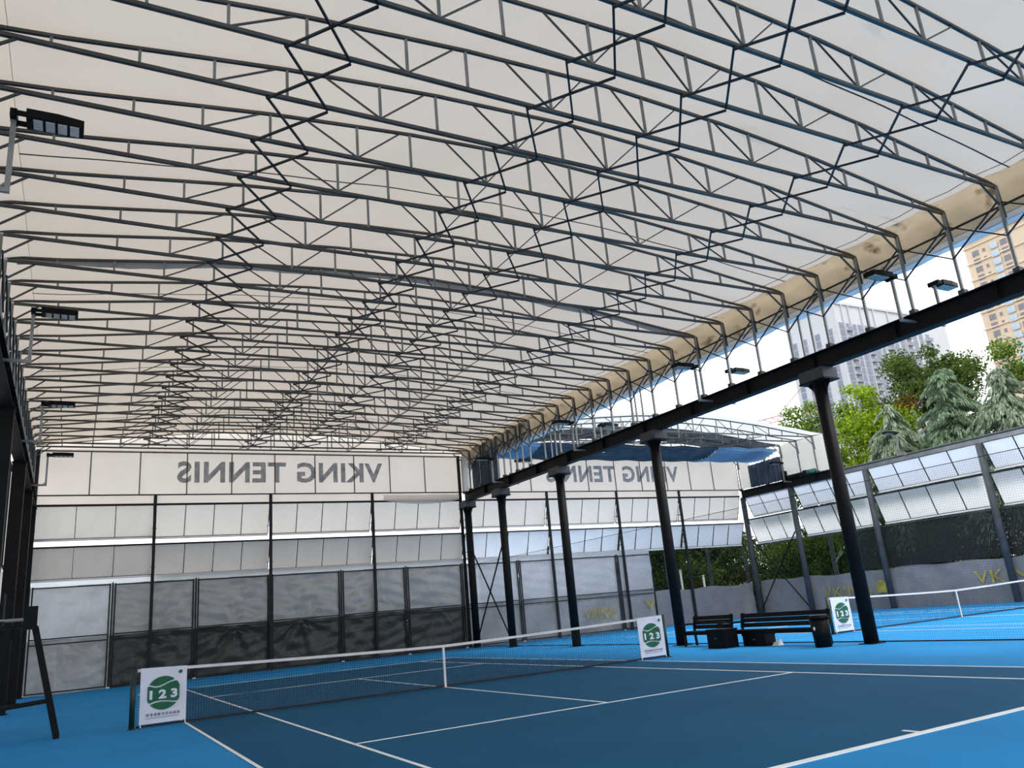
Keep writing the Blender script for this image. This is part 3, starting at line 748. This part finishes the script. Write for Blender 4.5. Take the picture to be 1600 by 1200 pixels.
# divider net between the courts
dv = thing('divider_net', 'fine dark divider net hung along the columns between the two courts', 'net', (XR+0.24, 0, 0))
mb = MB(); Y0, Y1 = -19.5, 18.2; ZT = 3.9
n = int((Y1-Y0)/0.055)
for i in range(n+1):
    y = Y0+(Y1-Y0)*i/n; mb.bar((0, y, 0.02), (0, y, ZT), 0.0021)
for j in range(72):
    z = 0.02+(ZT-0.02)*j/71; mb.bar((0, Y0, z), (0, Y1, z), 0.0021)
mb.build('net_mesh', 'net_black', dv, kind='stuff')
MB().bar((0, Y0, ZT), (0, Y1, ZT), 0.014).build('top_rope', 'net_black', dv)
MB().bar((0, Y0, 0.03), (0, Y1, 0.03), 0.03).build('bottom_rope', 'net_black', dv)

# ------------------------------------------------------------------ benches, boxes, bin, chair
def bench(y0, y1, label):
    """court bench along y, front towards -x"""
    L = y1-y0
    t = thing('court_bench', label, 'bench', (9.2, y0, 0), 'benches between the courts')
    for k in range(4):
        MB().box(0.02+0.115*k, 0.02+0.115*k+0.095, 0, L, 0.40, 0.44).build('seat_slat', 'plastic_black', t)
    for k, (x, z) in enumerate(((0.50, 0.485), (0.525, 0.615), (0.55, 0.745))):
        MB().add([(x,0,z),(x+.03,0,z),(x+.05,0,z+.115),(x+.02,0,z+.115),(x,L,z),(x+.03,L,z),(x+.05,L,z+.115),(x+.02,L,z+.115)],
                 [(0,1,2,3),(7,6,5,4),(0,4,5,1),(1,5,6,2),(2,6,7,3),(3,7,4,0)]).build('back_slat', 'plastic_black', t)
    for y in (0.08, L-0.08):
        MB().bar((0.05, y, 0), (0.06, y, 0.62), 0.06).build('leg', 'plastic_black', t)
        MB().poly([(0.52, y, 0), (0.49, y, 0.42), (0.60, y, 0.88)], 0.06, upv=(0,1,0)).build('leg', 'plastic_black', t)
        MB().poly([(0.03, y, 0.60), (0.06, y, 0.645), (0.30, y, 0.65), (0.53, y, 0.63)], 0.08, 0.05).build('armrest', 'plastic_black', t)
        MB().bar((0.05, y, 0.37), (0.50, y, 0.37), 0.05).build('seat_bearer', 'plastic_black', t)
    MB().box(0.04, 0.08, 0.08, L-0.08, 0.33, 0.40).build('apron', 'plastic_black', t)
bench(0.95, 2.72, 'black slatted bench next to the column, left of the two benches')
bench(-2.62, 0.62, 'long black slatted bench beside the round bin, right of the two benches')
def crate(x, y, w, d, h, label, pull=True):
    t = thing('storage_crate', label, 'crate', (x, y, 0), 'black crates by the benches')
    MB().box(0, w, 0, d, 0, h-0.05).build('body', 'plastic_black', t)
    MB().box(-0.015, w+0.015, -0.015, d+0.015, h-0.05, h).build('lid', 'plastic_black', t)
    MB().box(-0.012, 0.0, d*.5-0.05, d*.5+0.05, h*0.5, h*0.5+0.03).build('handle', 'steel_grey', t)
crate(8.62, 0.18, 0.50, 0.72, 0.52, 'black lidded crate standing in front of the gap between the benches')
crate(9.26, -0.72, 0.38, 0.86, 0.33, 'low black crate pushed under the long bench')
bg_ = thing('white_bag', 'small crumpled white bag on the floor under the long bench', 'bag', (9.38, -1.05, 0))
MB().add([(0,0,0),(0.22,0.02,0),(0.24,0.28,0),(0.02,0.26,0),(0.05,0.05,0.12),(0.15,0.04,0.20),(0.17,0.2,0.10),(0.06,0.22,0.08)],
         [(3,2,1,0),(4,5,6,7),(0,1,5,4),(1,2,6,5),(2,3,7,6),(3,0,4,7)]).build('sack', 'rail_white', bg_)
MB().poly([(0.08,0.08,0.11),(0.10,0.12,0.2),(0.13,0.16,0.1)], 0.012).build('handle', 'rail_white', bg_)
bn = thing('litter_bin', 'round black litter bin at the right end of the long bench', 'bin', (8.95, -2.95, 0))
MB().tube((0,0,0), (0,0,0.68), 0.20, 20, 0.24).build('body', 'plastic_black', bn, True)
b = MB().tube((0,0,0.68), (0,0,0.72), 0.26, 20).tube((0,0,0.72), (0,0,0.77), 0.26, 20, 0.19); b.build('lid', 'plastic_black', bn, True)
MB().prism([(-0.03, 0.44), (0.0, 0.40), (0.03, 0.44), (0.02, 0.49), (-0.02, 0.49)], 'x', -0.229, -0.221).build('sticker', 'rail_white', bn)
# umpire chair beside the left net post
uc = thing('umpire_chair', 'tall dark steel umpire chair beside the left net post', 'chair', (-8.2, 0.3, 0))
for y in (0.0, 0.62):
    MB().bar((0.58, y, 0), (0.10, y, 2.02), 0.10, 0.06, (0,1,0)).build('leg', 'steel_black', uc)
    MB().bar((-0.62, y, 0), (-0.30, y, 2.02), 0.10, 0.06, (0,1,0)).build('leg', 'steel_black', uc)
    MB().bar((-0.50, y, 0.60), (0.42, y, 0.66), 0.09, 0.05).build('side_rail', 'steel_black', uc)
    MB().bar((-0.55, y, 2.16), (0.02, y, 2.16), 0.035).build('armrest', 'galvanised', uc)
for z in (0.35, 0.95, 1.3, 1.65):
    f = z/2.02; MB().bar((0.58-0.48*f, 0.0, z), (0.58-0.48*f, 0.62, z), 0.05).build('rung', 'steel_black', uc)
MB().box(-0.42, 0.12, -0.02, 0.64, 2.0, 2.05).build('seat', 'steel_black', uc)
MB().box(-0.46, -0.42, 0.0, 0.62, 2.05, 2.65).build('backrest', 'steel_black', uc)
MB().box(-0.08, 0.14, -0.07, -0.03, 1.96, 2.38).build('side_board', 'steel_black', uc)

# ------------------------------------------------------------------ vegetation
def leaf_mesh(name, mat, centres, dirs, ln, wd, droop=0.0):
    """one quad leaf per centre; dirs = leaf axes"""
    n = len(centres)
    d = dirs/np.linalg.norm(dirs, axis=1, keepdims=True)
    r = RNG.normal(size=(n, 3)); x = np.cross(d, r); x /= np.linalg.norm(x, axis=1, keepdims=True)+1e-9
    ln = np.broadcast_to(ln, (n,))[:, None]; wd = np.broadcast_to(wd, (n,))[:, None]
    p0 = centres - d*ln/2; p2 = centres + d*ln/2
    v = np.stack([p0, centres+x*wd/2, p2, centres-x*wd/2], axis=1).reshape(-1, 3)
    me = bpy.data.meshes.new(name)
    me.vertices.add(4*n); me.vertices.foreach_set('co', v.astype(np.float32).ravel())
    me.loops.add(4*n); me.loops.foreach_set('vertex_index', np.arange(4*n, dtype=np.int32))
    me.polygons.add(n); me.polygons.foreach_set('loop_start', np.arange(0, 4*n, 4, dtype=np.int32)); me.polygons.foreach_set('loop_total', np.full(n, 4, np.int32))
    me.update(calc_edges=True); me.validate()
    me.materials.append(MATS[mat])
    return me
def blob_points(n, blobs):
    """points in the outer shell of ellipsoids (cx,cy,cz,rx,ry,rz)"""
    out = []
    wts = np.array([b[3]*b[4]*b[5] for b in blobs])**(2/3); wts /= wts.sum()
    for b, wgt in zip(blobs, wts):
        k = max(20, int(n*wgt)); u = RNG.normal(size=(k, 3)); u /= np.linalg.norm(u, axis=1, keepdims=True)
        rad = RNG.uniform(0.35, 1.25, (k, 1))
        out.append(np.array(b[:3]) + u*rad*np.array(b[3:]))
    return np.concatenate(out)
def broadleaf(loc, h, blobs, mat, n, leaf, label, group='trees beyond the right wall', extra=None):
    t = thing('tree', label, 'tree', loc, group)
    mb = MB().tube((0,0,0), (0.1,0.1,h*0.45), 0.16, 8, 0.10)
    rr = random.Random(int(h*100))
    for b in blobs:
        mb.tube((0.1*rr.random(), 0.1, h*(0.25+0.2*rr.random())), (b[0], b[1], b[2]), 0.06, 6, 0.02)
    mb.build('trunk', 'bark', t, True)
    c = blob_points(n, blobs)
    link('foliage', leaf_mesh('foliage', mat, c, RNG.normal(size=c.shape), RNG.uniform(leaf*.7, leaf*1.3, len(c)), RNG.uniform(leaf*.5, leaf*.8, len(c))), t, 'stuff')
    if extra:
        c = blob_points(extra[1], extra[2])
        link('rusty_foliage', leaf_mesh('rusty_foliage', extra[0], c, RNG.normal(size=c.shape), leaf, leaf*.6), t, 'stuff')
    return t
def rb_(n, seed, R, z0, z1, rad):
    r = random.Random(seed); out = []
    for k in range(n):
        f = r.random(); z = z0+(z1-z0)*f; q = R*math.sqrt(r.random())*(0.55+0.65*math.sin(math.pi*min(1, max(0.05, f*0.85))))
        a = r.random()*6.283; s = rad*(0.45+0.6*r.random())
        out.append((q*math.cos(a), q*math.sin(a), z, s, s, s*0.8))
    return out
broadleaf((36.5, 18.6, 0), 14.2, rb_(44, 1, 2.3, 4.5, 13.6, 0.95), 'leaf_mid', 13000, 0.20, 'leafy green tree left of the black column, beyond the right wall')
broadleaf((36.6, 14.6, 0), 14.0, rb_(14, 21, 0.9, 10.6, 13.6, 0.75) + rb_(50, 2, 2.7, 4.2, 11.4, 1.05), 'leaf_bright', 17000, 0.20,
          'bright yellow-green tree right of the black column, beyond the right wall')
broadleaf((40.4, 12.4, 0), 15.9, rb_(54, 3, 2.8, 7.4, 15.2, 1.0), 'leaf_dark', 19000, 0.20, 'tall dark green tree before the white tower',
          extra=('leaf_rust', 500, [(-3.0, -0.2, 11.9, 0.5, 0.8, 0.5)]))
broadleaf((39.5, 4.3, 0), 15.2, rb_(42, 4, 2.5, 7.5, 14.0, 1.0), 'leaf_mid', 16000, 0.20, 'leafy green tree before the tan tower')
broadleaf((42.5, 16.5, 0), 12.0, rb_(22, 31, 3.0, 4.5, 11.0, 1.2), 'leaf_dark', 11000, 0.24, 'dark tree half hidden behind the yellow-green tree')
broadleaf((43.5, 7.4, 0), 10.6, rb_(22, 32, 3.4, 4.5, 9.8, 1.2), 'leaf_dark', 11000, 0.24, 'low dark tree half hidden behind the conifers')
def conifer(loc, h, R, mat, label, seed, n_whorl=26, droop=0.5):
    t = thing('conifer', label, 'tree', loc, 'conifers beyond the right wall')
    MB().tube((0,0,0), (0,0,h*0.97), 0.20, 8, 0.02).build('trunk', 'bark', t, True)
    r = random.Random(seed); C, D = [], []; br = MB()
    z = h*0.40
    while z < h*0.985:
        f = (z-h*0.40)/(h*0.60); L = R*(1-f)**0.6*(0.65+0.55*r.random())+0.15
        for k in range(7 if f < .75 else 5):
            a = r.random()*6.283; ca, sa = math.cos(a), math.sin(a); l2 = L*(0.75+0.4*r.random())
            m_ = int(14+84*l2/R*(R/2.2))
            for q in range(m_):
                s = (q+r.random())/m_
                px_, pz = s*l2, z + 0.25*l2*s - droop*l2*s*s
                w = 0.35*(1-0.5*s)*l2*0.55
                off = (r.random()-.5)*2*w
                C.append((ca*px_-sa*off, sa*px_+ca*off, pz-0.30*abs(off)-0.22*r.random()))
                D.append((ca*.8-sa*off*1.2+0.3*(r.random()-.5), sa*.8+ca*off*1.2+0.3*(r.random()-.5), -0.55-0.5*r.random()-0.5*s))
            br.bar((0, 0, z), (ca*l2*.8, sa*l2*.8, z+0.2*l2*.8-droop*l2*.64), 0.03)
        z += h*0.60/n_whorl*(0.7+0.6*r.random())
    br.build('branches', 'bark', t, kind='stuff')
    C = np.array(C); D = np.array(D)
    link('needles', leaf_mesh('needles', mat, C, D, RNG.uniform(0.20, 0.52, len(C)), RNG.uniform(0.05, 0.11, len(C))), t, 'stuff')
conifer((34.6, 8.0, 0), 12.6, 3.5, 'needle_blue', 'blue-green conifer standing before the tall dark green tree', 5)
conifer((34.8, 5.0, 0), 11.8, 3.6, 'needle_grey', 'grey-green drooping conifer at the right edge of the picture', 6, droop=0.75)
conifer((34.4, 11.6, 0), 11.6, 3.6, 'needle_grey', 'lower grey-green conifer between the yellow-green tree and the blue-green conifer', 8, droop=0.8)
conifer((34.5, 1.6, 0), 11.4, 3.4, 'needle_blue', 'conifer just right of the drooping one, half out of the picture', 9, droop=0.7)
def shrub(loc, L, Wd, h, along, mat, n, label, leaf=0.16):
    t = thing('shrub', label, 'shrub', loc, 'shrubs behind the walls')
    r = random.Random(int(loc[0]*7+loc[1]*13)); bl = []
    for k in range(15):
        s = ((k % 5)-2)/2*L*.48 + (r.random()-.5)*.4; o = (r.random()-.5)*Wd*.5; z = h*(0.17+0.33*(k//5)) + (r.random()-.5)*.3; q = 0.62+0.3*r.random()
        bl.append(((s, o, z) if along == 'x' else (o, s, z)) + (q*1.1, q*1.1, q*1.2))
    c = blob_points(n, bl); c = c[c[:, 2] > 0.03]
    link('foliage', leaf_mesh('foliage', mat, c, RNG.normal(size=c.shape), RNG.uniform(leaf*.7, leaf*1.4, len(c)), leaf*.6), t, 'stuff')
    mb = MB()
    for k in range(5):
        a = (r.random()-.5)*L*.7; mb.tube(((a, 0, 0) if along == 'x' else (0, a, 0)), ((a*1.2, 0.1, h*.7) if along == 'x' else (.1, a*1.2, h*.7)), 0.04, 6, 0.015)
    mb.build('stems', 'bark', t, kind='stuff')
    return t
for k in range(10):
    y = 20.0-3.0*k
    shrub((31.9+0.5*(k % 2), y, -0.12), 3.4, 2.4, 3.9+0.15*((k*3) % 4), 'y', 'leaf_hedge' if k % 3 else 'leaf_dark', 12000,
          f'dense dark shrub beyond the right wall, {ORD[k]} from the far corner')
for k in range(13):  # shrubs behind the near court are unseen, added to keep daylight off the sheets
    x = 29.5-3.1*k
    if x < -6.5: continue
    shrub((x, (20.9 if 1 < k and x < 9.5 else 22.3)+0.3*(k % 2), -0.12), 3.4, 2.2, 5.6 if k < 4 else 4.2 if x < 9.5 else 3.0, 'x', 'leaf_dark' if k in (0, 1) else 'leaf_hedge', 15000 if k < 4 else 3500,
          f'dense shrub of the partly unseen row behind the end wall, {ORD[k]} from the right corner', 0.19)
for k in range(5):
    shrub((33.5-3.4*k, 26.0, -0.12), 3.8, 2.2, 5.6, 'x', 'leaf_dark', 9000, f'tall dark shrub in the back row behind the end wall, {ORD[k]} from the right', 0.24)
for k in range(3):
    shrub((35.6, 22.5-3.4*k, -0.12), 3.8, 2.2, 5.2, 'y', 'leaf_dark', 8000, f'tall dark shrub in the back row beyond the right wall, {ORD[k]} from the corner', 0.24)
for i, (x, y, h) in enumerate(((24.6, 20.6, 3.1), (26.6, 20.9, 2.7))):
    t = thing('pale_pole', f'thin pale pole behind the end wall gap, {"left" if i == 0 else "right"} of two', 'pole', (x, y, -0.12), 'pale poles behind the end wall')
    MB().tube((0,0,0), (0,0,h), 0.07, 10).build('shaft', 'pale_pole', t, True); MB().tube((0,0,h), (0,0,h+0.06), 0.09, 10).build('cap', 'pale_pole', t, True)

# ------------------------------------------------------------------ far buildings
def bwindow(mat_frame, mat_glass, w, h):
    f = MB().box(-w/2, w/2, -0.12, 0.05, 0, h).mesh('window', mat_frame)
    g_ = MB().box(-w/2+0.12, w/2-0.12, -0.16, -0.11, 0.12, h-0.12).mesh('pane', mat_glass)
    return f, g_
B1 = thing('tower_block', 'tall white apartment tower with window columns and balconies beyond the trees', 'building', (243.5, 169.5, 0))
H1 = 104.5
MB().box(0, 70, 0, 24, -0.2, H1).build('wall', 'tower_white', B1)
MB().box(-0.5, 70.5, -0.5, 24.5, H1, H1+1.0).build('parapet', 'tower_white', B1)
fr, gl = bwindow('tower_white', 'tower_glass', 2.5, 2.8)
def put_window(parent, fr, gl, loc, rz=0):
    o = link('window', fr, parent, loc=loc); o.rotation_euler = (0, 0, rz)
    link('pane', gl, o)
balc = MB().prism([(-1.9, -0.1), (1.9, -0.1), (1.5, -1.3), (-1.5, -1.3)], 'z', 0, 1.05).mesh('balcony', 'tower_white')
balr = MB().box(-1.5, 1.5, -1.36, -1.28, 0.25, 1.3).mesh('balcony_rail', 'tower_glass')
nb = 0
for c, (x, kind) in enumerate(((2.6, 'w'), (6.2, 'b'), (10.2, 'w'), (13.4, 'w'), (17.6, 'b'), (21.2, 'w'), (25.2, 'w'), (29.6, 'b'), (34.2, 'w'), (38.0, 'w'), (42.5, 'b'), (47, 'w'), (51, 'w'), (55.5, 'b'))):
    for fl_ in range(17):
        z = H1-10.2-2.95*fl_
        put_window(B1, fr, gl, (x, 0, z))
        if kind == 'b':
            link('balcony', balc, B1, loc=(x, 0, z-0.5)); link('balcony_rail', balr, B1, loc=(x, 0, z-0.5))
for y in (3.5, 9.5, 16.0, 21):
    for fl_ in range(14):
        put_window(B1, fr, gl, (0, y, H1-12-2.95*fl_), -math.pi/2)
for x in (0.0, 4.4, 8.3, 15.4, 23.2, 31.9, 40.2):
    MB().box(x-0.25, x+0.25, -0.5, 0, 0, H1).build('pilaster', 'tower_white', B1)
B2 = thing('tower_block', 'tan apartment tower with cornice bands and bay windows at the right edge', 'building', (268, 129.5, 0))
H2 = 114.0
MB().box(0, 26, -70, 0, -0.2, H2).build('wall', 'tower_tan', B2)
MB().box(-0.9, 26.5, -70.5, 0.9, H2, H2+1.6).build('parapet', 'tower_tan_pale', B2)
for k in range(9):
    z = H2-2.2-6.1*k
    MB().box(-0.45, 0, -70, 0.45, z, z+0.5).build('cornice', 'tower_tan_pale', B2)
fd, gd = bwindow('tower_tan_pale', 'tan_glass', 2.6, 2.35); fs2, gs2 = bwindow('tower_tan_pale', 'tan_glass', 1.2, 1.5); fb_, gb_ = bwindow('tower_tan_pale', 'bay_glass', 2.8, 2.2)
for rep in (0, -21, -42):
    for fl_ in range(15):
        z = H2-6.0-3.02*fl_
        put_window(B2, fd, gd, (0, -3.6+rep, z), -math.pi/2)
        put_window(B2, fs2, gs2, (0, -6.6+rep, z+0.5), -math.pi/2)
        put_window(B2, fb_, gb_, (-0.3, -10.2+rep, z+0.2), -math.pi/2)
        put_window(B2, fd, gd, (0, -13.6+rep, z), -math.pi/2)
# faint site crane and cables far behind
JA, JB, JC, JD = (-11.2, 12.6, 47.1), (-9.1, -8.2, 46.4), (-10.3, 11.6, 45.9), (-9.1, -8.2, 44.7)
cr_ = thing('tower_crane', 'faint pale red crane jib in the haze left of the white tower', 'crane', (171.5, 127.2, 0))
b = MB().bar(JA, JB, 0.3).bar(JC, JD, 0.25)
for k in range(9):
    f = k/8; f2 = min(1, f+0.06)
    pa = Vector(JA).lerp(Vector(JB), f); pb = Vector(JC).lerp(Vector(JD), f2); b.bar(pa, pb, 0.25)
b.build('jib', 'crane_red', cr_)
MB().bar((JB[0], JB[1], 0), (JB[0], JB[1], JB[2]+9), 1.3).build('mast', 'crane_red', cr_)
MB().bar((JB[0], JB[1], JB[2]+8.8), Vector(JA).lerp(Vector(JB), 0.35), 0.18).build('stay_cable', 'crane_red', cr_)
